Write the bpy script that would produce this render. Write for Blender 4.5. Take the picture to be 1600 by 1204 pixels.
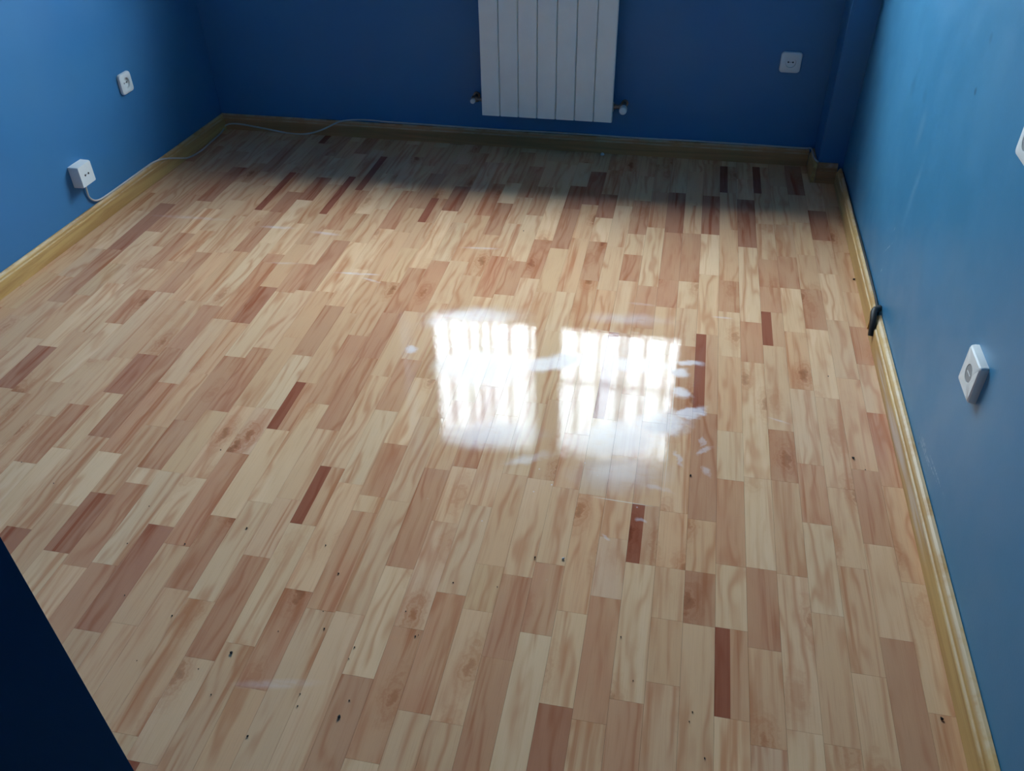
import bpy, bmesh, math, random
from mathutils import Vector, Matrix
random.seed(7)
for o in list(bpy.data.objects): bpy.data.objects.remove(o)
SC = bpy.context.scene
C = SC.collection

# ------------------------------------------------------------------ camera
cam_d = bpy.data.cameras.new('camera'); cam = bpy.data.objects.new('camera', cam_d); C.objects.link(cam)
X_AX = Vector((0.98088769, 0.10886775, -0.16126732))     # world axes seen from the camera (x right, y down, z forward)
F = 1322.0
Dv = Vector((333, -1042, F)).normalized()
Vv = Vector((30, 1688, F)); Vv = (Vv - Vv.dot(Dv)*Dv).normalized()
Xv = Vv.cross(Dv)
Rm = Matrix((Xv, Dv, -Vv))                                # world = Rm @ cam(x right, y down, z forward)
right, down, fwd = Rm.col[0], Rm.col[1], Rm.col[2]
M = Matrix((right, -down, -fwd)).transposed().to_4x4()
CAM = Vector((0, 0, 1.6))
M.translation = CAM
cam.matrix_world = M
cam_d.sensor_width = 36; cam_d.lens = F/1600*36; cam_d.clip_start = .02
SC.camera = cam

# ------------------------------------------------------------------ light and exposure
SKY = 48.0
w = bpy.data.worlds.new('sky'); SC.world = w; w.use_nodes = True
nt = w.node_tree; nt.nodes.clear()
wo = nt.nodes.new('ShaderNodeOutputWorld'); bg = nt.nodes.new('ShaderNodeBackground')
tc = nt.nodes.new('ShaderNodeTexCoord'); sep = nt.nodes.new('ShaderNodeSeparateXYZ')
cr = nt.nodes.new('ShaderNodeValToRGB')
nt.links.new(tc.outputs['Generated'], sep.inputs[0]); nt.links.new(sep.outputs['Z'], cr.inputs[0])
cr.color_ramp.elements[0].position = 0.0; cr.color_ramp.elements[0].color = (.73, .84, .93, 1)
cr.color_ramp.elements[1].position = 1.0; cr.color_ramp.elements[1].color = (.84, .96, 1.06, 1)
nt.links.new(cr.outputs[0], bg.inputs[0]); nt.links.new(bg.outputs[0], wo.inputs[0])
bg.inputs[1].default_value = SKY
SC.view_settings.view_transform = 'Standard'; SC.view_settings.look = 'None'
SC.view_settings.exposure = 0.05; SC.view_settings.gamma = 1.0
SC.view_settings.use_curve_mapping = False
SC.cycles.use_denoising = True
SC.cycles.max_bounces = 8; SC.cycles.diffuse_bounces = 5; SC.cycles.transparent_max_bounces = 16
SC.cycles.sample_clamp_indirect = 8
# sampling portal in the window opening (emits nothing)
WX0, WX1, WZ0, WZ1 = -1.456, .249, .916, 2.325
pl = bpy.data.lights.new('window_portal', 'AREA'); pl.shape = 'RECTANGLE'; pl.size = WX1-WX0; pl.size_y = WZ1-WZ0
pl.cycles.is_portal = True
po = bpy.data.objects.new('window_portal', pl); C.objects.link(po)
po.location = ((WX0+WX1)/2, 4.25, (WZ0+WZ1)/2); po.rotation_euler = (math.radians(-90), 0, 0)

# ------------------------------------------------------------------ materials
def lin(r, g, b):
    f = lambda c: (c/255/12.92) if c/255 <= .04045 else ((c/255+.055)/1.055)**2.4
    return (f(r), f(g), f(b), 1)
class NT:
    def __init__(s, name):
        s.m = bpy.data.materials.new(name); s.m.use_nodes = True; s.t = s.m.node_tree; s.t.nodes.clear()
        s.out = s.n('ShaderNodeOutputMaterial'); s.b = s.n('ShaderNodeBsdfPrincipled'); s.l(s.b.outputs[0], s.out.inputs[0])
    def n(s, typ, **kw):
        x = s.t.nodes.new(typ)
        for k, v in kw.items(): setattr(x, k, v)
        return x
    def l(s, a, b): s.t.links.new(a, b)
    def put(s, inp, v):
        if hasattr(v, 'is_linked') or hasattr(v, 'links'): s.l(v, inp)
        else: inp.default_value = v
    def math(s, op, a, b=0.0, clamp=False):
        x = s.n('ShaderNodeMath', operation=op); x.use_clamp = clamp; s.put(x.inputs[0], a); s.put(x.inputs[1], b); return x.outputs[0]
    def vec(s, op, a, b=None):
        x = s.n('ShaderNodeVectorMath', operation=op); s.put(x.inputs[0], a)
        if b is not None: s.put(x.inputs[1], b)
        return x.outputs['Value'] if op == 'LENGTH' else x.outputs[0]
    def noise(s, v, scale, detail=3, rough=.5, dist=0):
        x = s.n('ShaderNodeTexNoise'); s.l(v, x.inputs['Vector']); x.inputs['Scale'].default_value = scale
        x.inputs['Detail'].default_value = detail; x.inputs['Roughness'].default_value = rough; x.inputs['Distortion'].default_value = dist
        return x.outputs
    def ramp(s, v, a, b, lo=0., hi=1.):
        x = s.n('ShaderNodeMapRange', interpolation_type='SMOOTHSTEP'); s.put(x.inputs[0], v)
        for i, q in enumerate((a, b, lo, hi)): x.inputs[i+1].default_value = q
        return x.outputs[0]
    def mix(s, f, a, b, mode='MIX'):
        x = s.n('ShaderNodeMix', data_type='RGBA', blend_type=mode); s.put(x.inputs[0], f)
        s.put(x.inputs[6], a); s.put(x.inputs[7], b); return x.outputs[2]
    def ell(s, v, c, r, ang=0, inner=.55):
        """soft ellipse in world space, centre c, radii r, turned by ang in the plane given by the radii"""
        mp = s.n('ShaderNodeMapping', vector_type='TEXTURE'); s.l(v, mp.inputs[0])
        mp.inputs[1].default_value = c; mp.inputs[3].default_value = r
        mp.inputs[2].default_value = ang if isinstance(ang, tuple) else (0, 0, ang)
        return s.ramp(s.vec('LENGTH', mp.outputs[0]), inner, 1.0, 1., 0.)
    def maxs(s, L):
        r = L[0]
        for q in L[1:]: r = s.math('MAXIMUM', r, q)
        return r
    def bump(s, h, strength, dist=.001):
        x = s.n('ShaderNodeBump'); x.inputs['Strength'].default_value = strength; x.inputs['Distance'].default_value = dist
        s.l(h, x.inputs['Height']); s.l(x.outputs[0], s.b.inputs['Normal']); return x

def simple(name, col, rough=.5, metal=0, bump=0, bscale=60, var=.06):
    t = NT(name); g = t.n('ShaderNodeNewGeometry').outputs['Position']
    nz = t.noise(g, bscale*.2, 4)[0]
    c2 = tuple(x*(1-var*3) for x in col[:3])+(1,)
    t.l(t.mix(t.ramp(nz, .35, .7), col, c2), t.b.inputs['Base Color'])
    t.b.inputs['Roughness'].default_value = rough; t.b.inputs['Metallic'].default_value = metal
    if bump: t.bump(t.noise(g, bscale, 4)[0], bump)
    return t.m

# camera maths: pixel of the 1600x1204 photograph -> point on a plane of the room
def ray(u, v): return Rm @ Vector((u-800, v-602, F))
def flo(u, v, z=0):
    d = ray(u, v); return CAM + d*((z-CAM.z)/d.z)
def pln(u, v, ax, val):
    d = ray(u, v); return CAM + d*((val-CAM[ax])/d[ax])

# painted walls
def wall_paint(name, marks=False):
    t = NT(name); g = t.n('ShaderNodeNewGeometry').outputs['Position']
    base = (.036, .175, .385, 1)
    n1 = t.noise(g, 2.2, 3)[0]
    col = t.mix(t.ramp(n1, .3, .75), base, (.044, .19, .385, 1))
    rough = t.ramp(t.noise(g, 5, 4)[0], .3, .7, .42, .55)
    if marks:
        col = t.mix(.6, col, (.06, .235, .37, 1)); rough = t.ramp(t.noise(g, 5, 4)[0], .3, .7, .33, .45)  # sheen and wear of the right wall mixed into its base colour
        # pale patches, chalky scratches and small filled holes on the right wall
        gd = t.vec('ADD', g, t.vec('SCALE', t.noise(g, 14, 4)[1], None))
        scn = gd.node if hasattr(gd, 'node') else None
        for nd in t.t.nodes:
            if nd.type == 'VECT_MATH' and nd.operation == 'SCALE': nd.inputs['Scale'].default_value = .03
        L = [t.ell(gd, (.707+.015, *pln(1428, 290, 0, .707)[1:]), (.3, .03, .16), (.1, 0, 0), .1),
             t.ell(gd, (.707+.015, *pln(1440, 190, 0, .707)[1:]), (.3, .04, .1), (0, 0, 0), .1)]
        sm = t.math('MULTIPLY', t.maxs(L), .22)
        col = t.mix(sm, col, (.2, .36, .5, 1))
        S = []
        def scr(a, b, wd, o=1.0):
            A = pln(*a, 0, .707); B = pln(*b, 0, .707); m = (A+B)/2; ln = (B-A).length/2
            an = math.atan2(B.z-A.z, B.y-A.y)
            S.append(t.math('MULTIPLY', t.ell(g, (m.x, m.y, m.z), (.3, ln, wd), (an, 0, 0), .2), o))
        scr((1398, 376), (1377, 398), .0025, .5); scr((1388, 400), (1383, 413), .003, .5); scr((1382, 413), (1375, 426), .0035, .8)
        scr((1373, 430), (1371, 434), .004, 1); scr((1400, 352), (1396, 362), .003, .5)
        scr((1434, 675), (1455, 740), .004, .45); scr((1440, 690), (1468, 765), .003, .4); scr((1446, 690), (1480, 790), .003, .4)
        scr((1438, 672), (1450, 720), .012, .22)
        fiber = t.ramp(t.noise(g, 90, 3)[0], .38, .6)
        col = t.mix(t.math('MULTIPLY', t.maxs(S), fiber), col, (.55, .68, .75, 1))
        D = [t.ell(gd, tuple(pln(u, v, 0, .707)+Vector((.015, .015, .015))), (.3, r, r), 0, .3) for u, v, r in
             ((1525, 140, .012), (1549, 58, .016), (1435, 692, .005), (1427, 135, .04), (1445, 150, .03))]
        dm = t.maxs([t.math('MULTIPLY', D[0], .7), t.math('MULTIPLY', D[1], .3), D[2], t.math('MULTIPLY', D[3], .2), t.math('MULTIPLY', D[4], .2)])
        col = t.mix(dm, col, (.02, .075, .13, 1))
    t.put(t.b.inputs['Base Color'], col); t.put(t.b.inputs['Roughness'], rough)
    t.b.inputs['Specular IOR Level'].default_value = .3 if marks else .45
    t.bump(t.noise(g, 160, 3)[0], .25, .0006)
    return t.m
MAT = {}
MAT['wall'] = wall_paint('blue_wall_paint'); MAT['wall_r'] = wall_paint('blue_wall_paint_marked', True)
MAT['ceil'] = simple('ceiling_paint', (.22, .15, .10, 1), .8, bump=.2, bscale=120)
MAT['white_pl'] = simple('white_plastic', (.74, .78, .78, 1), .35, var=.01)
MAT['grey_pl'] = simple('grey_blank_plastic', (.33, .35, .36, 1), .5, var=.05)
MAT['hole'] = simple('dark_hole', (.01, .01, .01, 1), .8)
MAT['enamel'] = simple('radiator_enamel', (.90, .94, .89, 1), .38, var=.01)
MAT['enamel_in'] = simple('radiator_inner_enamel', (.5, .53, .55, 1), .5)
MAT['brass'] = simple('dull_brass', (.30, .26, .22, 1), .4, .8, var=.1)
MAT['cable'] = simple('white_cable_sheath', (.58, .53, .49, 1), .5, var=.05)
MAT['black'] = simple('black_rubber', (.012, .012, .012, 1), .55, var=.1)
MAT['crumb'] = simple('dark_dirt', (.02, .015, .012, 1), .9, bscale=2000, bump=.5)
MAT['crumb_w'] = simple('pale_plaster', (.6, .58, .55, 1), .9, bscale=2000, bump=.5)
MAT['frame'] = simple('window_frame_lacquer', (.7, .7, .7, 1), .4, var=.02)
MAT['iron'] = simple('grille_iron', (.03, .03, .035, 1), .6, var=.1)
MAT['concrete'] = simple('outside_render', (.35, .33, .31, 1), .9, bump=.4)
MAT['under'] = simple('underlay', (.05, .035, .025, 1), .9)

def glass():
    m = bpy.data.materials.new('window_glass'); m.use_nodes = True; t = m.node_tree; t.nodes.clear()
    o = t.nodes.new('ShaderNodeOutputMaterial'); mx = t.nodes.new('ShaderNodeMixShader')
    tr = t.nodes.new('ShaderNodeBsdfTransparent'); gl = t.nodes.new('ShaderNodeBsdfGlossy'); fr = t.nodes.new('ShaderNodeFresnel')
    tr.inputs[0].default_value = (.95, .97, .97, 1); gl.inputs['Roughness'].default_value = .01; fr.inputs[0].default_value = 1.45
    gm = t.nodes.new('ShaderNodeNewGeometry'); iv = t.nodes.new('ShaderNodeMath'); iv.operation = 'SUBTRACT'; iv.inputs[0].default_value = 1
    mu = t.nodes.new('ShaderNodeMath'); mu.operation = 'MULTIPLY'      # reflect at the outer faces only, no false total reflection inside the pane
    t.links.new(gm.outputs['Backfacing'], iv.inputs[1]); t.links.new(iv.outputs[0], mu.inputs[0]); t.links.new(fr.outputs[0], mu.inputs[1])
    t.links.new(mu.outputs[0], mx.inputs[0]); t.links.new(tr.outputs[0], mx.inputs[1]); t.links.new(gl.outputs[0], mx.inputs[2])
    t.links.new(mx.outputs[0], o.inputs[0]); return m
MAT['glass'] = glass()

def pine(name, axis):
    """varnished pine, grain along world axis 0 (x) or 1 (y)"""
    t = NT(name); g = t.n('ShaderNodeNewGeometry').outputs['Position']
    mp = t.n('ShaderNodeMapping'); t.l(g, mp.inputs[0]); s = [60, 60, 60]; s[axis] = 2.2; mp.inputs[3].default_value = s
    a = t.noise(mp.outputs[0], 1, 5, .6, .6)[0]
    mp2 = t.n('ShaderNodeMapping'); t.l(g, mp2.inputs[0]); s = [22, 22, 22]; s[axis] = 1.1; mp2.inputs[3].default_value = s
    b = t.noise(mp2.outputs[0], 1, 3, .5, 1.2)[0]
    col = t.mix(t.ramp(b, .35, .7), (.60, .385, .145, 1) if axis else (.55, .25, .10, 1), (.46, .26, .09, 1) if axis else (.36, .17, .07, 1))  # x boards: same pine, coloured redder to offset the blue bounce light
    col = t.mix(t.math('MULTIPLY', t.ramp(a, .5, .75), .55), col, (.34, .17, .06, 1))
    # varnish worn off along the top edge and in a long patch of the right hand board; edge lines also paint in highlights
    sp = t.n('ShaderNodeSeparateXYZ'); t.l(g, sp.inputs[0])
    edge = t.ramp(sp.outputs['Z'], .066, .0745)
    edge2 = t.math('MULTIPLY', t.ramp(sp.outputs['Z'], .055, .058), t.ramp(sp.outputs['Z'], .060, .063, 1., 0.))
    nn = t.ramp(t.noise(g, 9, 4, .7)[0], .35, .6)
    col = t.mix(t.math('MULTIPLY', t.math('MAXIMUM', t.math('MULTIPLY', edge, .4), t.math('MULTIPLY', edge2, .3)), nn), col, (.74, .66, .50, 1))
    if axis == 1:
        gd = g
        wn = t.maxs([t.ell(gd, (.69, 1.92, .03), (.3, .30, .03), 0, .2), t.ell(gd, (.69, 1.62, .035), (.3, .22, .03), 0, .1), t.ell(gd, (.69, 2.2, .035), (.3, .16, .02), 0, .2)])
        wn = t.math('MULTIPLY', wn, t.ramp(a, .35, .6))
        col = t.mix(t.math('MULTIPLY', wn, .85), col, (.66, .58, .50, 1))
    t.put(t.b.inputs['Base Color'], col); t.b.inputs['Roughness'].default_value = .45; t.b.inputs['Specular IOR Level'].default_value = .3
    t.bump(a, .3, .0006); return t.m
MAT['pine_x'] = pine('varnished_pine_x', 0); MAT['pine_y'] = pine('varnished_pine_y', 1)

def floor_mat():
    t = NT('laminate')
    g = t.n('ShaderNodeNewGeometry').outputs['Position']
    tone = t.n('ShaderNodeAttribute', attribute_name='tone').outputs['Color']
    seed = t.n('ShaderNodeAttribute', attribute_name='seed').outputs['Vector']      # x: random, y: knottiness, z: darkening
    ss = t.n('ShaderNodeSeparateXYZ'); t.l(seed, ss.inputs[0])
    off = t.n('ShaderNodeCombineXYZ'); t.put(off.inputs[0], ss.outputs['X']); t.put(off.inputs[1], ss.outputs['X']); t.put(off.inputs[2], ss.outputs['X'])
    offs = t.vec('MULTIPLY', off.outputs[0], (17.3, 31.7, 53.1))
    p = t.vec('ADD', g, offs)
    def mapped(v, s):
        mp = t.n('ShaderNodeMapping'); t.l(v, mp.inputs[0]); mp.inputs[3].default_value = s; return mp.outputs[0]
    fine = t.noise(mapped(p, (420, 9, 40)), 1, 4, .65)[0]
    # long flame figure: bands bent by a slow noise
    warp = t.noise(mapped(p, (14, 3.2, 1)), 1, 2, .5)[0]
    sx = t.n('ShaderNodeSeparateXYZ'); t.l(p, sx.inputs[0])
    ph = t.math('ADD', t.math('MULTIPLY', sx.outputs['X'], 150.), t.math('MULTIPLY', warp, 26.))
    band = t.math('ADD', t.math('MULTIPLY', t.math('SINE', ph), .5), .5)
    band = t.math('POWER', band, 2.2)
    fade = t.ramp(t.noise(mapped(p, (18, 2.5, 1)), 1, 2)[0], .42, .62)
    streak = t.ramp(t.noise(mapped(p, (38, 1.6, 3)), 1, 3, .55, .5)[0], .50, .72)
    # knots
    vr = t.n('ShaderNodeTexVoronoi'); t.l(mapped(t.vec('ADD', p, t.vec('MULTIPLY', t.noise(p, 34, 4, .65)[1], (.045, .09, 0))), (11, 4.2, 3)), vr.inputs['Vector']); vr.inputs['Scale'].default_value = 1
    kn = t.math('MULTIPLY', t.ramp(vr.outputs['Distance'], .06, .17, 1., 0.), ss.outputs['Y'])
    halo = t.math('MULTIPLY', t.ramp(vr.outputs['Distance'], .08, .50, 1., 0.), ss.outputs['Y'])
    swirl = t.math('MULTIPLY', t.math('ADD', t.math('MULTIPLY', t.math('SINE', t.math('MULTIPLY', vr.outputs['Distance'], 60.)), .5), .5), halo)
    # each printed strip drifts between its own tone and the common tan
    drift = t.ramp(t.noise(mapped(p, (9, 2.0, 1)), 1, 2, .5, .6)[0], .36, .66)
    tsep = t.n('ShaderNodeSeparateColor'); t.l(tone, tsep.inputs[0])
    drift = t.math('MULTIPLY', drift, t.ramp(tsep.outputs[0], .36, .60))
    tone = t.mix(t.math('MULTIPLY', drift, .52), tone, (.62, .385, .215, 1))
    dark = t.mix(1.0, tone, (.74, .50, .41, 1), 'MULTIPLY')
    vdark = t.mix(1.0, tone, (.42, .25, .18, 1), 'MULTIPLY')
    lite = t.mix(1.0, tone, (1.10, 1.09, 1.08, 1), 'MULTIPLY')
    col = t.mix(t.math('MULTIPLY', t.ramp(fine, .35, .65), .35), tone, lite)
    col = t.mix(t.math('MULTIPLY', t.math('MULTIPLY', band, fade), .62), col, dark)
    col = t.mix(t.math('MULTIPLY', streak, t.math('ADD', t.math('MULTIPLY', ss.outputs['Z'], .7), .55)), col, dark)
    col = t.mix(t.math('MULTIPLY', t.math('ADD', swirl, halo), .45, True), col, dark)
    col = t.mix(t.math('MULTIPLY', kn, .75), col, vdark)
    col = t.mix(t.math('MULTIPLY', t.ramp(fine, .30, .44, 1., 0.), .22), col, dark)
    # dried wipe marks on the varnish: a pale, matt film, with haze around the window reflection painted in
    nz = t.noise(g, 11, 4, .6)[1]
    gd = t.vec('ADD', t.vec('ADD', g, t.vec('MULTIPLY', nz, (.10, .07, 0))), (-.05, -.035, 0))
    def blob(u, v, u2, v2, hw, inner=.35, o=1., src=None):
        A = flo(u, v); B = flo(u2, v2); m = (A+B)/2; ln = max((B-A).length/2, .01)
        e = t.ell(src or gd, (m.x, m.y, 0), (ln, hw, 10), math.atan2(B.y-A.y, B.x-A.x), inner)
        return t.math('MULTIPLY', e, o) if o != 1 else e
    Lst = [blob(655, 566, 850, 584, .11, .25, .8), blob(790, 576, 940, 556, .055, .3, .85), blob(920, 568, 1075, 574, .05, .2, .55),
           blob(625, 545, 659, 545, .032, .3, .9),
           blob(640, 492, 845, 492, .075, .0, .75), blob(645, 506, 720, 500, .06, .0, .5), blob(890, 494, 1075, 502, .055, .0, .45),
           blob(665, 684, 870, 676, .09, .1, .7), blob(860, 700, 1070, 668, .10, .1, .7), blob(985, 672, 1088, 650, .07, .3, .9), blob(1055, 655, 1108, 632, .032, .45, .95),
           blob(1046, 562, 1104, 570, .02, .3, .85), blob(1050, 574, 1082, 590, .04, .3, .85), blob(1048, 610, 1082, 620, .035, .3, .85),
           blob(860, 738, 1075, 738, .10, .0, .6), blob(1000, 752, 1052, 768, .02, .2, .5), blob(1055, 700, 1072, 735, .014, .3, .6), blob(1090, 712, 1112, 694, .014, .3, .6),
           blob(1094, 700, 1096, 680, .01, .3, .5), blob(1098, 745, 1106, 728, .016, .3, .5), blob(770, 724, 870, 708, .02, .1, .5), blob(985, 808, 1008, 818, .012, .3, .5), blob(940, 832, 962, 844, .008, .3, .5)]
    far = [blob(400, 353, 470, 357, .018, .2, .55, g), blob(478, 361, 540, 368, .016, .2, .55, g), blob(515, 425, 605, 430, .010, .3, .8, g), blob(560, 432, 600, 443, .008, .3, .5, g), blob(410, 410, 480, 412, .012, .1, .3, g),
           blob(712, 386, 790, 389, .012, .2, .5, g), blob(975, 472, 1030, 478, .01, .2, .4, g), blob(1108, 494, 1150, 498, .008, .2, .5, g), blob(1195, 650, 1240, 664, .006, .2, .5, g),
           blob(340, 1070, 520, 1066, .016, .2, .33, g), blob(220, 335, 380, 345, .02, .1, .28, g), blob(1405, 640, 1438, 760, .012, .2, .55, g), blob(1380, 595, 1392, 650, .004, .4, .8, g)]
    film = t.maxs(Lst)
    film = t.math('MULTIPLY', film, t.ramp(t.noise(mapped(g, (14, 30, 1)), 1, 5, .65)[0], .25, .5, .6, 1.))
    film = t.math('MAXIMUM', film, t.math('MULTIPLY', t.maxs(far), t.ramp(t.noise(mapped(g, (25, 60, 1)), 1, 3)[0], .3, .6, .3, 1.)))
    # tiny dried droplets around the wiped area
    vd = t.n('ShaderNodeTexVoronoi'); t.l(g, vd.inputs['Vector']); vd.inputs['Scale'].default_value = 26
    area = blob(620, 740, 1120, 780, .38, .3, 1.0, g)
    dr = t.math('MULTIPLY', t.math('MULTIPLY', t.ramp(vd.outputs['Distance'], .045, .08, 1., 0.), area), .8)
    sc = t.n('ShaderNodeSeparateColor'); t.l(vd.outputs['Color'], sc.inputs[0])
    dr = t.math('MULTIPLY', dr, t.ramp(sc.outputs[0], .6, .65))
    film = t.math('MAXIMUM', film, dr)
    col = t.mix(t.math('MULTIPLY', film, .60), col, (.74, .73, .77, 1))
    # open end joint and side joint of one board
    A = flo(914, 774); B = flo(1034, 793); l1 = blob(914, 774, 1034, 793, .0022, .5, .75, g); l2 = blob(1034, 800, 1060, 545, .0016, .6, .55, g)
    col = t.mix(t.math('MAXIMUM', l1, l2), col, (.72, .62, .48, 1))
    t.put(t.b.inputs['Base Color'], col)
    haze = t.noise(g, 3.0, 4, .6)[0]
    r0 = t.ramp(haze, .3, .7, .02, .035)
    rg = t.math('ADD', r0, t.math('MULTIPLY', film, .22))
    t.put(t.b.inputs['Roughness'], rg)
    t.b.inputs['Specular IOR Level'].default_value = .12
    h = t.math('ADD', t.math('MULTIPLY', t.noise(g, 30, 2)[0], 1.0), t.math('MULTIPLY', t.noise(g, 150, 3)[0], .45))
    t.bump(h, .13, .001)
    return t.m
MAT['floor'] = floor_mat()

# ------------------------------------------------------------------ helpers
def link(name, me, parent=None, mat=None):
    o = bpy.data.objects.new(name, me); C.objects.link(o)
    if parent: o.parent = parent
    if mat: me.materials.append(MAT[mat])
    return o
def build(name, bm, mat, parent=None, smooth=False, bevel=0):
    if bevel:
        bmesh.ops.bevel(bm, geom=[e for e in bm.edges if len(e.link_faces) == 2 and e.calc_face_angle(0) > .5], offset=bevel, segments=2, profile=.5, affect='EDGES')
    me = bpy.data.meshes.new(name); bmesh.ops.recalc_face_normals(bm, faces=bm.faces); bm.to_mesh(me); bm.free()
    if smooth:
        for p in me.polygons: p.use_smooth = True
        me.set_sharp_from_angle(angle=math.radians(35))
    return link(name, me, parent, mat)
def box(bm, a, b):
    vs = [bm.verts.new((x, y, z)) for x in (a[0], b[0]) for y in (a[1], b[1]) for z in (a[2], b[2])]
    for f in ((0, 1, 3, 2), (4, 6, 7, 5), (0, 4, 5, 1), (2, 3, 7, 6), (0, 2, 6, 4), (1, 5, 7, 3)): bm.faces.new([vs[i] for i in f])
    return vs
def prism(bm, pts, z0, z1):
    lo = [bm.verts.new((x, y, z0)) for x, y in pts]; hi = [bm.verts.new((x, y, z1)) for x, y in pts]
    n = len(pts); bm.faces.new(lo[::-1]); bm.faces.new(hi)
    for i in range(n): bm.faces.new((lo[i], lo[(i+1) % n], hi[(i+1) % n], hi[i]))
def lathe(bm, prof, n=20, axis='Z', org=(0, 0, 0)):
    """prof: (radius, height) pairs around an axis"""
    org = Vector(org); rings = []
    def P(r, h, a):
        c, s = r*math.cos(a), r*math.sin(a)
        return org + (Vector((c, s, h)) if axis == 'Z' else Vector((h, c, s)) if axis == 'X' else Vector((c, h, s)))
    for r, h in prof: rings.append([bm.verts.new(P(max(r, 1e-5), h, 2*math.pi*i/n)) for i in range(n)])
    for a, b in zip(rings, rings[1:]):
        for i in range(n): bm.faces.new((a[i], a[(i+1) % n], b[(i+1) % n], b[i]))
    bm.faces.new(rings[0][::-1]); bm.faces.new(rings[-1])
def tube(name, pts, r, mat, parent=None, res=3):
    cu = bpy.data.curves.new(name, 'CURVE'); cu.dimensions = '3D'; cu.bevel_depth = r; cu.bevel_resolution = 2; cu.use_fill_caps = True
    sp = cu.splines.new('NURBS'); sp.points.add(len(pts)-1); sp.use_endpoint_u = True; sp.order_u = 3; sp.resolution_u = res
    for q, p in zip(sp.points, pts): q.co = (*p, 1)
    tmp = bpy.data.objects.new(name, cu); C.objects.link(tmp)
    dg = bpy.context.evaluated_depsgraph_get(); me = bpy.data.meshes.new_from_object(tmp.evaluated_get(dg))
    bpy.data.objects.remove(tmp); me.name = name
    for p in me.polygons: p.use_smooth = True
    me.materials.clear(); return link(name, me, parent, mat)
def tag(o, label, cat, group=None):
    o['label'] = label; o['category'] = cat
    if group: o['group'] = group
def st(o, label=None):
    o['kind'] = 'structure'
    if label: o['label'] = label
    return o
def empty(name, loc=(0, 0, 0), rot=(0, 0, 0)):
    e = bpy.data.objects.new(name, None); C.objects.link(e); e.location = loc; e.rotation_euler = rot; e.empty_display_size = .05; return e

# ------------------------------------------------------------------ room shell
XR, YB, ZC = .707, 3.825, 2.55
def xl(y): return -2.332 + .04*(y-2.2)                    # the left wall runs very slightly out of square
YH = -1.5
bm = bmesh.new(); prism(bm, [(xl(YH), YH), (xl(4.0), 4.0), (-2.55, 4.0), (-2.55, YH)][::-1], -.02, ZC)
st(build('wall_left', bm, 'wall'), 'plain blue painted left wall')
bm = bmesh.new(); box(bm, (XR, YH, -.02), (XR+.15, 4.0, ZC))
st(build('wall_right', bm, 'wall_r'), 'scuffed and scratched blue painted right wall')
# back wall with the window opening (thickness .3)
bm = bmesh.new(); Y1 = YB+.36
outer = [(-2.55, -.02), (XR+.15, -.02), (XR+.15, ZC), (-2.55, ZC)]
hole = [(WX0, WZ0), (WX1, WZ0), (WX1, WZ1), (WX0, WZ1)]
vv = {}
for y in (YB, Y1):
    vv[y] = ([bm.verts.new((x, y, z)) for x, z in outer], [bm.verts.new((x, y, z)) for x, z in hole])
    O, H = vv[y]
    for i in range(4): bm.faces.new((O[i], O[(i+1) % 4], H[(i+1) % 4], H[i]))
for k in (0, 1):
    a, b = vv[YB][k], vv[Y1][k]
    for i in range(4): bm.faces.new((a[i], a[(i+1) % 4], b[(i+1) % 4], b[i]))
st(build('wall_back', bm, 'wall'), 'dark blue painted wall behind the radiator')
bm = bmesh.new(); box(bm, (.601, 3.655, 0), (XR+.02, YB+.02, ZC))
st(build('trim_1', bm, 'wall', bevel=.003), 'narrow blue boxed-in corner pillar')
bm = bmesh.new(); box(bm, (-2.7, YH-.15, ZC), (XR+.15, Y1, ZC+.15)); st(build('ceiling', bm, 'ceil'))
bm = bmesh.new(); box(bm, (-2.55, YH-.15, -.02), (XR+.15, YH, ZC)); st(build('wall_rear', bm, 'wall'))
# wall with the doorway the picture is taken from; its splayed jamb shows at lower left
bm = bmesh.new(); prism(bm, [(-2.5, .40), (-.540, .40), (-.675, .498), (-.69, .505), (-2.5, .505)], 0, 2.05)
prism(bm, [(-2.5, .40), (XR, .40), (XR, .505), (-2.5, .505)], 2.05, ZC)
st(build('wall_front', bm, 'wall'), 'blue wall edge close to the camera at lower left')

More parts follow.
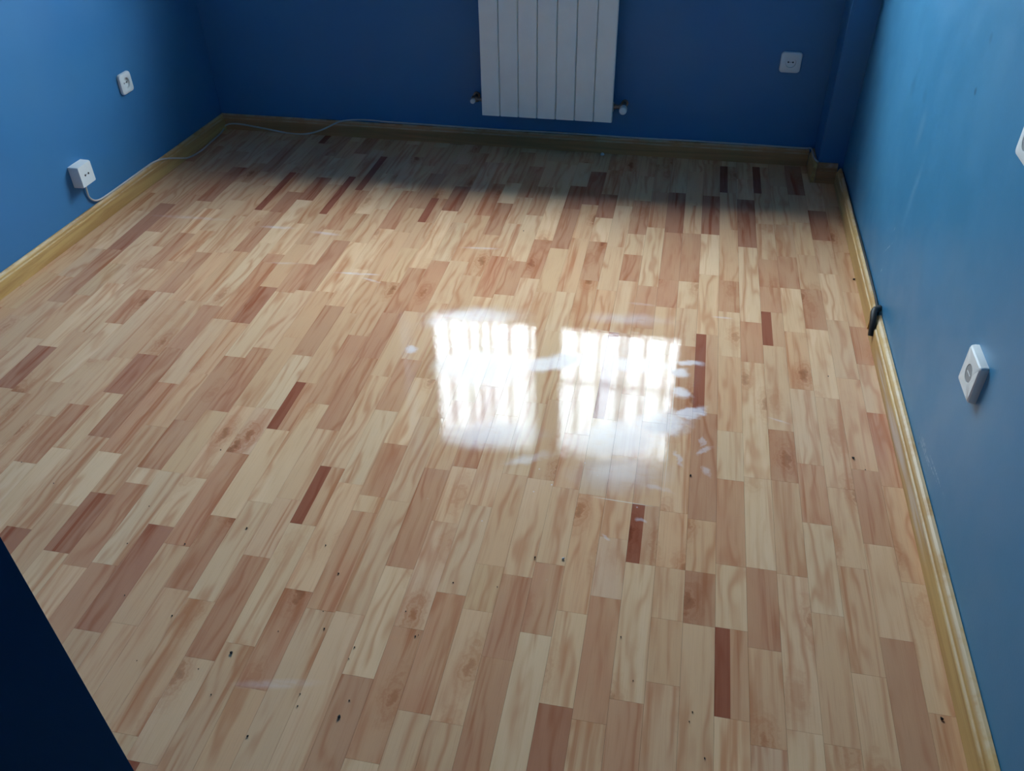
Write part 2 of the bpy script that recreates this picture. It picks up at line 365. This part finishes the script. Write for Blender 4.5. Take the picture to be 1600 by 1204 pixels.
# floor: slab + laminate strips
bm = bmesh.new(); box(bm, (-2.5, YH, -.03), (XR+.05, YB+.05, -.0088))
floor = st(build('floor', bm, 'under'), 'brown and cream wood strip laminate floor')
JT = "-30,2.976,MD -28,1.710,DM -28,1.934,LD -28,3.023,DP -27,2.030,LM -27,2.458,RL -26,2.096,RL -25,1.612,PM -25,2.608,LR -24,1.420,RL -24,1.677,PR -23,1.746,DL -23,1.950,MD -23,2.979,LR -23,3.174,PD -22,1.200,MD -22,1.998,LR -22,2.260,LR -22,3.105,DL -21,1.294,LM -21,1.500,RL -21,2.579,LR -21,2.643,LR -20,1.145,DL -20,1.350,MD -19,1.400,LR -19,1.460,RL -19,1.665,LR -19,1.988,LR -19,2.387,RL -19,2.592,PR -18,2.049,PR -17,0.950,DM -17,1.273,LD -17,1.450,PL -16,1.220,RM -16,1.562,SR -16,1.760,PS -16,2.033,RL -16,2.332,LR -16,2.912,RL -15,1.330,LR -15,1.676,KL -15,1.900,MK -14,1.809,RL -13,0.930,RP -13,1.222,SR -13,1.420,PS -13,2.058,LR -13,2.322,LR -13,2.633,LR -13,3.110,DL -12,0.980,LM -12,1.342,KL -12,1.556,PK -12,2.700,LR -11,2.073,PR -10,1.100,RP -10,1.412,LR -10,1.470,RL -10,1.677,LR -10,3.219,LR -9,2.478,RL -8,1.253,RL -8,1.600,MR -7,0.775,RL -7,1.090,MR -7,1.415,PS -7,1.620,RP -7,2.928,LR -6,0.894,RP -6,1.200,PR -6,3.212,DR -5,1.165,YP -5,1.300,MY -5,3.264,DM -4,0.750,RM -4,1.050,RR -4,1.280,PR -4,2.949,LR -3,1.127,RL -3,1.330,PR -2,0.963,LD -2,1.200,ML -2,2.675,RP -2,2.870,PR -2,3.036,RL -1,0.940,RP -1,1.255,SR -1,1.440,MS -1,2.652,LR -1,3.104,RL 0,1.000,LR 0,1.370,KL 0,1.567,MK 0,2.523,RP 0,2.708,LR 0,3.073,MR 0,3.439,PD 1,1.054,MS 1,1.220,PM 1,1.370,MP 1,1.555,PM 1,2.302,PR 1,2.527,RP 1,2.707,RL 1,3.079,MR 2,0.850,PR 2,1.218,RP 2,1.370,MR 2,1.540,RM 2,1.970,PR 2,2.379,PK 2,2.769,ML 2,3.083,DL 3,1.000,KL 3,1.220,LK 3,1.404,RL 3,1.700,LR 3,1.900,PL 3,2.267,LM 3,2.530,RL 3,2.738,MR 4,1.180,RM 4,1.407,LR 4,1.720,ML 4,2.248,ML 4,2.479,LR 4,3.002,DL 4,3.419,PD 5,1.400,MP 5,1.720,RM 5,1.930,MR 5,2.351,KP 5,2.553,RK 5,2.718,LR 5,2.918,LR 5,3.208,MP 6,1.300,LM 6,1.580,RL 6,1.800,PR 6,2.444,LM 6,2.722,RL 7,1.450,PM 7,1.720,MP 7,2.472,RL 7,2.726,MR 8,1.535,RP 8,1.803,MR 8,2.539,RP 8,2.849,RL 8,3.106,DP 9,1.750,RM 9,2.057,PR 9,2.298,RP 9,2.510,PR"
LW, LO = .0711, -.0140
TONE = {'L': (.71, .475, .285), 'P': (.66, .42, .25), 'M': (.62, .37, .21), 'Y': (.63, .40, .225), 'R': (.52, .265, .15), 'D': (.42, .19, .11), 'K': (.58, .33, .19), 'S': (.66, .42, .265)}
KD = (.31, .108, .062)
lanes = {k: [] for k in range(-33, 10)}
for q in JT.split():
    k, y, ab = q.split(','); lanes[int(k)].append((float(y), ab[0], ab[1]))
planks = []
for k in lanes:
    js = sorted(lanes[k]); rnd = random.Random(k*13+5)
    pick = lambda: rnd.choice('LLLPPPPMMMMMRYSP' if rnd.random() < .9 else 'KRDM')
    y = js[0][0] if js else 1.0+rnd.random()*.3
    full = list(js) if js else [(y, '?', '?')]
    lo = []; yy = full[0][0]
    while yy > YH: yy -= rnd.uniform(.22, .42); lo.append((yy, '?', '?'))
    hi = []; yy = full[-1][0]
    while yy < YB: yy += rnd.uniform(.20, .40); hi.append((yy, '?', '?'))
    full = lo[::-1] + full + hi
    out = [full[0]]
    for a in full[1:]:
        d = a[0]-out[-1][0]
        if d > .56:
            n = int(round(d/.34)); b0 = out[-1][0]
            for i in range(1, n): out.append((b0 + d*(i+rnd.uniform(-.15, .15))/n, '?', '?'))
        out.append(a)
    for a, b in zip(out, out[1:]):                 # the strip between joint a (nearer) and b (further)
        tn = b[2] if b[2] != '?' else a[1] if a[1] != '?' else pick()
        planks.append((k, max(a[0], YH), min(b[0], YB+.01), tn, rnd.random()))
planks = [p for p in planks if p[2]-p[1] > .02]
def px(x, y):
    c = Rm.transposed() @ (Vector((x, y, 0))-CAM)
    return (800+F*c.x/c.z, 602+F*c.y/c.z) if c.z > .05 else None
def area(p):
    k, y0, y1 = p[:3]; x0, x1 = LO+LW*k, LO+LW*(k+1)
    y0 = max(y0, .6)
    if y1 <= y0: return 0
    q = [px(a, b) for a, b in ((x0, y0), (x1, y0), (x1, y1), (x0, y1))]
    if any(i is None for i in q): return 0
    q = [(min(max(u, 0), 1600), min(max(v, 0), 1204)) for u, v in q]
    return abs(sum(q[i][0]*q[(i+1) % 4][1]-q[(i+1) % 4][0]*q[i][1] for i in range(4)))/2
planks.sort(key=area, reverse=True)
GAP = .00022
def plank_mesh(lst, name):
    vs, fs, cols, seeds = [], [], [], []
    for k, y0, y1, tn, r in lst:
        x0, x1 = LO+LW*k+GAP, LO+LW*(k+1)-GAP; y0 += GAP; y1 -= GAP
        rr = random.Random(int(r*1e6)); j = rr.uniform(.94, 1.06); wj = rr.uniform(-.02, .025)
        base = tuple(c*j*(1+wj*s) for c, s in zip(TONE[tn], (1, 0, -1)))
        sz = (r*9, {'S': 1.2, 'P': .8*(rr.random() < .6), 'L': .6*(rr.random() < .5), 'M': .9*(rr.random() < .5)}.get(tn, .8*(rr.random() < .3)), {'D': .9, 'R': .5}.get(tn, .5*(rr.random() < .4)))
        parts = [(x0, x1, base)]
        if tn == 'K': xm = x0+(x1-x0)*.46; parts = [(x0, xm, KD), (xm, x1, base)]
        top, bot = 0.0, -.0085
        for a, b, c in parts:
            i = len(vs); vs += [(a, y0, bot), (b, y0, bot), (b, y1, bot), (a, y1, bot), (a, y0, top), (b, y0, top), (b, y1, top), (a, y1, top)]
            for f in ((4, 5, 6, 7), (0, 1, 5, 4), (1, 2, 6, 5), (2, 3, 7, 6), (3, 0, 4, 7)):
                fs.append([i+q for q in f]); cols += [(*c, 1)]*4; seeds += [sz]*4
    me = bpy.data.meshes.new(name); me.from_pydata(vs, [], fs)
    ca = me.attributes.new('tone', 'FLOAT_COLOR', 'CORNER'); ca.data.foreach_set('color', [x for c in cols for x in c])
    sa = me.attributes.new('seed', 'FLOAT_VECTOR', 'CORNER'); sa.data.foreach_set('vector', [x for c in seeds for x in c])
    return me
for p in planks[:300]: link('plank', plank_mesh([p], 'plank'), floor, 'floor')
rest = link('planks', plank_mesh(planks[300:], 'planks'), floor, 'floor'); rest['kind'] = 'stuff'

# ------------------------------------------------------------------ baseboards
BH, BT = .075, .017
PROF = [(0, 0), (BT, 0), (BT, .054), (BT-.0015, .0575), (BT-.004, .0590), (BT-.004, .0615), (BT-.005, .066), (BT-.008, .071), (BT-.012, .0745), (0, BH)]
def board(name, a, b, nrm, mat, parent, h=BH, back=.002, tk=1.0):
    """board from a to b (xy at the wall face), nrm = direction into the room"""
    bm = bmesh.new(); a = Vector((*a, 0)); b = Vector((*b, 0)); nrm = Vector((*nrm, 0)).normalized()
    R = []
    for e in (a, b): R.append([bm.verts.new(e+nrm*(p[0]*tk+back)+Vector((0, 0, p[1]*h/BH+.0006))) for p in PROF])
    n = len(PROF)
    for i in range(n): bm.faces.new((R[0][i], R[0][(i+1) % n], R[1][(i+1) % n], R[1][i]))
    bm.faces.new(R[0][::-1]); bm.faces.new(R[1])
    return build(name, bm, mat, parent)
e = st(empty('baseboard_left'), 'yellow pine baseboard along the left wall'); board('board', (xl(.506), .506), (xl(YB)+.001, YB-BT), (1, -.04), 'pine_y', e)
e = st(empty('baseboard_back'), 'brown pine baseboard below the radiator'); board('board', (xl(YB)+.002, YB), (.601-BT-.003, YB), (0, -1), 'pine_x', e)
e = st(empty('trim_2'), 'short pine baseboard pieces around the corner pillar')
board('board', (.601, YB-BT-.003), (.601, 3.655-BT-.002), (-1, 0), 'pine_y', e, .088); board('board', (.601+.001, 3.655), (.685, 3.655), (0, -1), 'pine_x', e, .088)
e = st(empty('baseboard_right'), 'yellow pine baseboard along the right wall with a worn pale stretch')
board('board', (XR, 3.634), (XR-.001, 2.505), (-1, 0), 'pine_y', e, back=.007); board('board', (XR, 2.475), (XR, .51), (-1, 0), 'pine_y', e, tk=1.5)

# ------------------------------------------------------------------ window
win = st(empty('window_1', ((WX0+WX1)/2, 4.11, WZ0)), 'two sash window over the radiator wall')
def wbox(name, a, b, mat, parent=win, bevel=.003):
    bm = bmesh.new(); o = win.location; box(bm, (a[0]-o.x, a[1]-o.y, a[2]-o.z), (b[0]-o.x, b[1]-o.y, b[2]-o.z)); return build(name, bm, mat, parent, bevel=bevel)
def ring(name, x0, x1, z0, z1, y0, y1, t, mat='frame', parent=win):
    bm = bmesh.new(); o = win.location
    for a, b in (((x0, z0), (x0+t, z1)), ((x1-t, z0), (x1, z1)), ((x0+t, z0), (x1-t, z0+t)), ((x0+t, z1-t), (x1-t, z1))):
        box(bm, (a[0]-o.x, y0-o.y, a[1]-o.z), (b[0]-o.x, y1-o.y, b[1]-o.z))
    return build(name, bm, mat, parent)
ring('window_frame', WX0, WX1, WZ0+.03, WZ1, 4.09, 4.16, .035)
xm = -.632
for a, b in ((WX0+.035, xm), (xm, WX1-.035)):
    s = ring('sash', a+.002, b-.002, 1.131, WZ1-.037, 4.08, 4.125, .078)
    wbox('pane', (a+.07, 4.10, 1.20), (b-.07, 4.104, WZ1-.105), 'glass', s, 0)
wbox('handle', (xm-.012, 4.045, 1.60), (xm+.012, 4.08, 1.72), 'frame')
wbox('bottom_rail', (WX0+.036, 4.095, WZ0+.066), (WX1-.036, 4.155, 1.130), 'frame')
wbox('unseen_sill', (WX0-.06, YB-.15, WZ0-.028), (WX1+.06, YB-.0005, WZ0), 'frame'); wbox('unseen_sill', (WX0, YB, WZ0-.01), (WX1, 4.09, WZ0), 'frame')  # unseen sill; its deep overhang is sized to shade the floor below
wbox('outer_sill', (WX0, 4.16, WZ0-.02), (WX1, 4.22, WZ0+.03), 'concrete')
# iron security grille outside the panes
gr = empty('window_grille', (xm, 4.22, WZ0)); tag(gr, 'dark iron security bars outside the window', 'grille')
for x in (-1.28, -1.153, -1.08, -1.014, -.892, -.763, -.615, -.462, -.333, -.202, -.169, -.056, .074, .19):
    bm = bmesh.new(); lathe(bm, [(.0085, .031), (.0085, WZ1-WZ0-.002)], 8, 'Z', (x-xm, 0, 0)); build('bar', bm, 'iron', gr, True)
for z in (.20, .78, 1.34):
    bm = bmesh.new(); box(bm, (WX0-xm, -.004, z-.009), (WX1-xm, .004, z+.009)); build('crossbar', bm, 'iron', gr)
# outside: ground
bm = bmesh.new(); box(bm, (-12, 4.26, -.6), (12, 30, -.5)); st(build('trim_3', bm, 'concrete'), 'paved ground outside the window')

# ------------------------------------------------------------------ radiator
RX0, RX1, RY, RZ0, RZ1 = -.898, -.300, 3.720, .182, .775
SWd = (RX1-RX0)/7
rad = empty('radiator', ((RX0+RX1)/2, YB, RZ0)); tag(rad, 'white aluminium panel radiator with seven sections hung on the dark blue wall', 'radiator')
def section():
    bm = bmesh.new(); hw = SWd/2-.0013; h = RZ1-RZ0; d = -(YB-RY)
    # flat front plate with turned-in sides
    pts = [(-hw, d+.004), (-hw+.003, d), (hw-.003, d), (hw, d+.004), (hw, d+.02), (hw-.002, d+.02), (hw-.002, d+.006), (-hw+.002, d+.006), (-hw+.002, d+.02), (-hw, d+.02)]
    prism(bm, pts, 0, h)
    return bm
sec_me = inner_me = None
for i in range(7):
    x = RX0+SWd*(i+.5)-rad.location.x
    if sec_me is None:
        s = build('section', section(), 'enamel', rad); sec_me = s.data; s.location.x = x
        bm = bmesh.new(); hh = RZ1-RZ0
        box(bm, (-.0025, -(YB-RY)+.006, .012), (.0025, -.028, hh-.012))
        for fx in (-.022, .022): box(bm, (fx-.0012, -(YB-RY)+.006, .03), (fx+.0012, -.045, hh-.03))
        box(bm, (-.036, -.030, .02), (.036, -.027, hh-.02))
        for zc in (.055, hh-.055): lathe(bm, [(.021, -SWd/2+.0005), (.021, SWd/2-.0005)], 14, 'X', (0, -.055, zc))
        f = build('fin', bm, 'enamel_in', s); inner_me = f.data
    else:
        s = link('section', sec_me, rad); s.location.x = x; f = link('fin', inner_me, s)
for sx in (-.18, .18):
    for z in (.06, RZ1-RZ0-.09):
        bm = bmesh.new(); box(bm, (sx-.008, -.062, z+.0215), (sx+.008, .0, z+.0275)); box(bm, (sx-.012, -.005, z-.03), (sx+.012, 0, z+.0275)); build('bracket', bm, 'enamel_in', rad)
zc = .055; yv = -.055
def valve(sg, px_out, big):
    ex = (RX1-RX0)/2*sg
    bm = bmesh.new()
    P = lambda r0, h0, r1, h1: lathe(bm, [(r0, ex+sg*h0), (r1, ex+sg*h1)], 12, 'X', (0, yv, zc))
    P(.012, .0, .012, .010); P(.0085, .010, .0085, .026); P(.013, .026, .013, .040)
    lathe(bm, [(.0085, yv), (.0085, -.0)], 12, 'Y', (ex+sg*.045, 0, zc)); lathe(bm, [(.016, -.006), (.016, -.0005)], 16, 'Y', (ex+sg*.045, 0, zc))
    box(bm, (ex+sg*.045-.010, yv-.012, zc-.011), (ex+sg*.045+.010, yv+.012, zc+.011))
    v = build('valve', bm, 'brass', rad, True)
    bm = bmesh.new(); r = .017 if big else .0115; L = .034 if big else .016
    lathe(bm, [(r*.75, yv-.012), (r*.9, yv-.016), (r, yv-.02), (r, yv-.02-L*.7), (r*.92, yv-.02-L*.93), (r*.6, yv-.02-L)], 20, 'Y', (ex+sg*.045, 0, zc))
    k = build('knob' if big else 'cap', bm, 'white_pl', v, True)
    if big: k['label'] = 'white round hand valve knob'
valve(-1, 0, False); valve(1, 0, True)

# ------------------------------------------------------------------ wall plates
def rrect(hw, hh, r, n=5):
    P = []
    for cx, cy, a0 in ((hw-r, hh-r, 0), (-hw+r, hh-r, 90), (-hw+r, -hh+r, 180), (hw-r, -hh+r, 270)):
        for i in range(n+1):
            a = math.radians(a0+90*i/n); P.append((cx+r*math.cos(a), cy+r*math.sin(a)))
    return P
def loft(bm, rings):
    R = [[bm.verts.new(p) for p in r] for r in rings]; n = len(R[0])
    for a, b in zip(R, R[1:]):
        for i in range(n): bm.faces.new((a[i], a[(i+1) % n], b[(i+1) % n], b[i]))
    return R
def plate_thing(name, loc, rz, size=.085, depth=.011, kind='socket', r=.014):
    """local: x along wall, z up, -y out of the wall; origin at plate centre on the wall"""
    e = empty(name, loc, (0, 0, rz)); h = size/2; N = 24
    # cover plate: rounded square outside, round opening inside
    def rr(s, y, rad): return [(x, -y, z) for x, z in rrect(h*s, h*s, rad)]
    def circ(rad, y): return [(rad*math.cos(2*math.pi*(i+.5)/N+math.radians(0)), -y, rad*math.sin(2*math.pi*(i+.5)/N)) for i in range(N)]
    bm = bmesh.new(); ro = .0215
    R = loft(bm, [rr(1, 0, r), rr(1, depth*.45, r), rr(.965, depth*.85, r*.95), rr(.90, depth, r*.9), circ(ro, depth), circ(ro*.97, depth*.2)])
    build('cover_plate', bm, 'white_pl', e, True)
    bm = bmesh.new(); y = depth*(.35 if kind == 'socket' else .96)
    lathe(bm, [(.020, -.0005), (.0206, -y)], 24, 'Y')
    ins = build('socket_insert' if kind == 'socket' else 'blank_insert', bm, 'white_pl' if kind == 'socket' else 'grey_pl', e, True)
    if kind == 'socket':
        for sx in (-.0095, .0095):
            bm = bmesh.new(); lathe(bm, [(.0034, -y+.002), (.0034, -y-.0006)], 12, 'Y', (sx, 0, 0)); build('pin_hole', bm, 'hole', ins, True)
        bm = bmesh.new(); box(bm, (-.0095, -y-.0004, -.001), (.0095, -y, .001)); build('slot', bm, 'grey_pl', ins)
    else:
        bm = bmesh.new(); box(bm, (-.012, -y-.0008, -.0012), (.012, -y, .0012)); build('slot', bm, 'white_pl', ins)
    return e
s = plate_thing('wall_socket', (.431, YB, .45), 0, .086, .012, 'socket')
tag(s, 'white rounded two-pin wall socket right of the radiator on the dark wall', 'socket')
s = plate_thing('wall_socket', (xl(3.172), 3.172, .439), math.pi/2, .082, .012, 'socket')
tag(s, 'white rounded wall socket high on the left blue wall above the cable', 'socket')
s = plate_thing('wall_outlet', (XR, 1.662, .447), -math.pi/2, .098, .018, 'blank', .006)
tag(s, 'white square outlet plate with round grey centre on the right wall', 'socket')
s = plate_thing('wall_outlet', (XR, 1.832, .915), -math.pi/2, .086, .012, 'blank', .010)
tag(s, 'white wall plate cut by the right edge of the photo, higher on right wall', 'socket')
# surface mounted box on the left wall
e = empty('surface_socket', (xl(2.742), 2.745, .224), (0, 0, math.pi/2)); h = .0425
bm = bmesh.new(); rr = lambda s, y, q: [(x, -y, z) for x, z in rrect(h*s, h*s, q, 3)]
R = loft(bm, [rr(1.0, 0, .003), rr(.99, .036, .003), rr(.95, .042, .004)]); bm.faces.new(R[-1][::-1]); bm.faces.new(R[0])
bx = build('box_body', bm, 'white_pl', e, True)
for sx in (-.0105, .0105):
    bm = bmesh.new(); lathe(bm, [(.0042, -.040), (.0042, -.0428)], 12, 'Y', (sx, 0, 0)); build('pin_hole', bm, 'hole', bx, True)
bm = bmesh.new(); box(bm, (-.0105, -.0424, -.0009), (.0105, -.0418, .0009)); build('slot', bm, 'grey_pl', bx)
tag(e, 'white surface-mounted square socket box low on the left wall feeding the white cable', 'socket')

# ------------------------------------------------------------------ cables
def onl(u, v, off=.006): # on the left wall surface
    p = pln(u, v, 0, -2.31+off); p = pln(u, v, 0, xl(p.y)+off); return p
pts = [Vector((xl(2.755)+.012, 2.755, .182)), onl(136, 302), onl(141, 311), onl(150, 314), onl(160, 310)]
for u, v in ((175, 298), (190, 286), (206, 276), (222, 262), (234, 252)):
    p = flo(u, v, .0795); p.x = max(p.x, xl(p.y)+.006); pts.append(p)
p = flo(245, 247, .074); p.x = xl(p.y)+.022; pts.append(p)
for u, v, z in ((258, 246, .05), (275, 246, .012), (292, 246, .0045), (306, 241, .0045), (318, 233, .0045), (330, 221, .0045), (341, 206, .0045)):
    q = flo(u, v, z); q.x = max(q.x, xl(q.y)+BT+.009); pts.append(q)
def onb(u, v, off):
    return pln(u, v, 1, YB-BT-.002-off)
for u, v in ((350, 197), (358, 193), (372, 193), (400, 198), (430, 204), (455, 209), (475, 210)): pts.append(onb(u, v, .0045))
for u, v in ((495, 206), (512, 199)): pts.append(onb(u, v, .0045))
for u, v in ((528, 191), (545, 187), (575, 187), (600, 190)):
    q = pln(u, v, 1, YB-.010); q.z = max(q.z, .081 if u > 530 else .07); pts.append(q)
for x in (-1.25, -1.1, -.95, -.80, -.7, -.6, -.5, -.35, -.2, -.05, .1, .25, .4, .52, .57):
    pts.append(Vector((x, YB-.008, .0822+.0014*math.sin(x*9))))
pts += [Vector((.585, YB-.03, .094)), Vector((.586, 3.72, .0935)), Vector((.590, 3.66, .0935)), Vector((.600, 3.643, .0935))]
cb = tube('cable', pts, .0038, 'cable'); tag(cb, 'thin white cable running from the socket box along the baseboards', 'cable')
# black cable tucked behind the right baseboard, ending in a thick stub bent over it
pts = [Vector((XR-.0052, y, .0735+.003*math.sin(y*5))) for y in (3.60, 3.4, 3.2, 3.0, 2.8, 2.65, 2.56)]
e = empty('black_cable', (0, 0, 0)); tag(e, 'black cable behind the right baseboard with a thick cut stub bent over it', 'cable')
cx = tube('cable_run', pts+[Vector((XR-.012, 2.50, .082))], .0042, 'black', e)
S0 = Vector((XR-.010, 2.495, .084)); pts = [S0+Vector((.004, .012, .0)), S0, S0+Vector((-.018, -.010, .006)), flo(1367, 508, .066), flo(1362, 524, .034)]
for q in pts[3:]: q.x = min(q.x, XR-BT-.014)
tube('cable_stub', pts, .0105, 'black', e)

# ------------------------------------------------------------------ crumbs on the floor
base = bmesh.new(); bmesh.ops.create_icosphere(base, subdivisions=1, radius=1.0)
rr = random.Random(3)
for v in base.verts: v.co *= rr.uniform(.7, 1.15); v.co.z *= .7
cm = bpy.data.meshes.new('crumb'); base.to_mesh(cm); base.free()
cw = cm.copy(); cw.name = 'plaster_chip'; cm.materials.append(MAT['crumb']); cw.materials.append(MAT['crumb_w'])
def crumb(u, v, r, me=cm, name='crumb', sx=1.0):
    p = flo(u, v); o = link(name, me); r_ = r*(.0022)
    mn = min(q.co.z for q in me.vertices)
    o.scale = (r_*sx, r_, r_); o.location = (p.x, p.y, -mn*r_+.0002); o.rotation_euler.z = u*1.3; return o
G = 'tiny dark crumbs scattered on the floor'
for u, v, r in ((195, 930, .8), (269, 962, 1.0), (505, 955, .7), (507, 982, 1.1), (435, 986, .7), (214, 1032, .6), (310, 1045, .7), (330, 1085, .8), (465, 1103, .9), (469, 1084, .8),
                (545, 1029, .7), (546, 1094, .9), (387, 1150, 1.2), (554, 1011, .9), (649, 994, 1.0), (654, 992, .6), (634, 955, .8), (708, 910, .9), (777, 917, .8), (970, 995, .9), (1082, 1112, .8),
                (1077, 1127, .7), (989, 1063, .7), (34, 722, .8), (84, 755, .8), (233, 791, .8), (289, 850, 1.1), (345, 703, 1.0), (386, 825, 1.3), (199, 849, .8), (509, 852, 1.0), (529, 896, 1.2),
                (1352, 734, .9), (1294, 588, 1.0), (1503, 1080, .8), (1101, 1184, .8), (818, 361, 1.3)):
    tag(crumb(u, v, r), 'tiny dark crumb of dirt lying on the strip floor', 'crumb', G)
for u, v, r, lb in ((362, 1020, 1.9, 'larger round black crumb alone on the floor left of the lower middle'), (530, 1120, 1.9, 'larger black crumb near the bottom edge, below the smaller specks'),
                    (1333, 716, 2.0, 'dark crumb on the floor beside the worn right baseboard'), (1334, 437, 2.3, 'dark crumb on the floor just before the black cable stub'),
                    (1079, 743, 1.6, 'dark crumb beside the pale wipe marks right of the window reflection'), (1471, 1123, 1.8, 'dark crumb on the floor nearest the bottom of the right baseboard'),
                    (1298, 279, 2.6, 'small dark crumb lying at the foot of the corner pillar')):
    tag(crumb(u, v, r), lb, 'crumb')
o = crumb(836, 871, 1.7, sx=.6); tag(o, 'long black crumb just left of the pale chip below the window reflection', 'crumb')
o = crumb(880, 873, 1.8, cw, 'plaster_chip'); tag(o, 'small pale chip on the floor below the window reflection', 'chip')
o = crumb(941, 243, 5.5, cw, 'plaster_chip'); tag(o, 'pale plaster chip in the shade by the back baseboard under the radiator valve', 'chip')
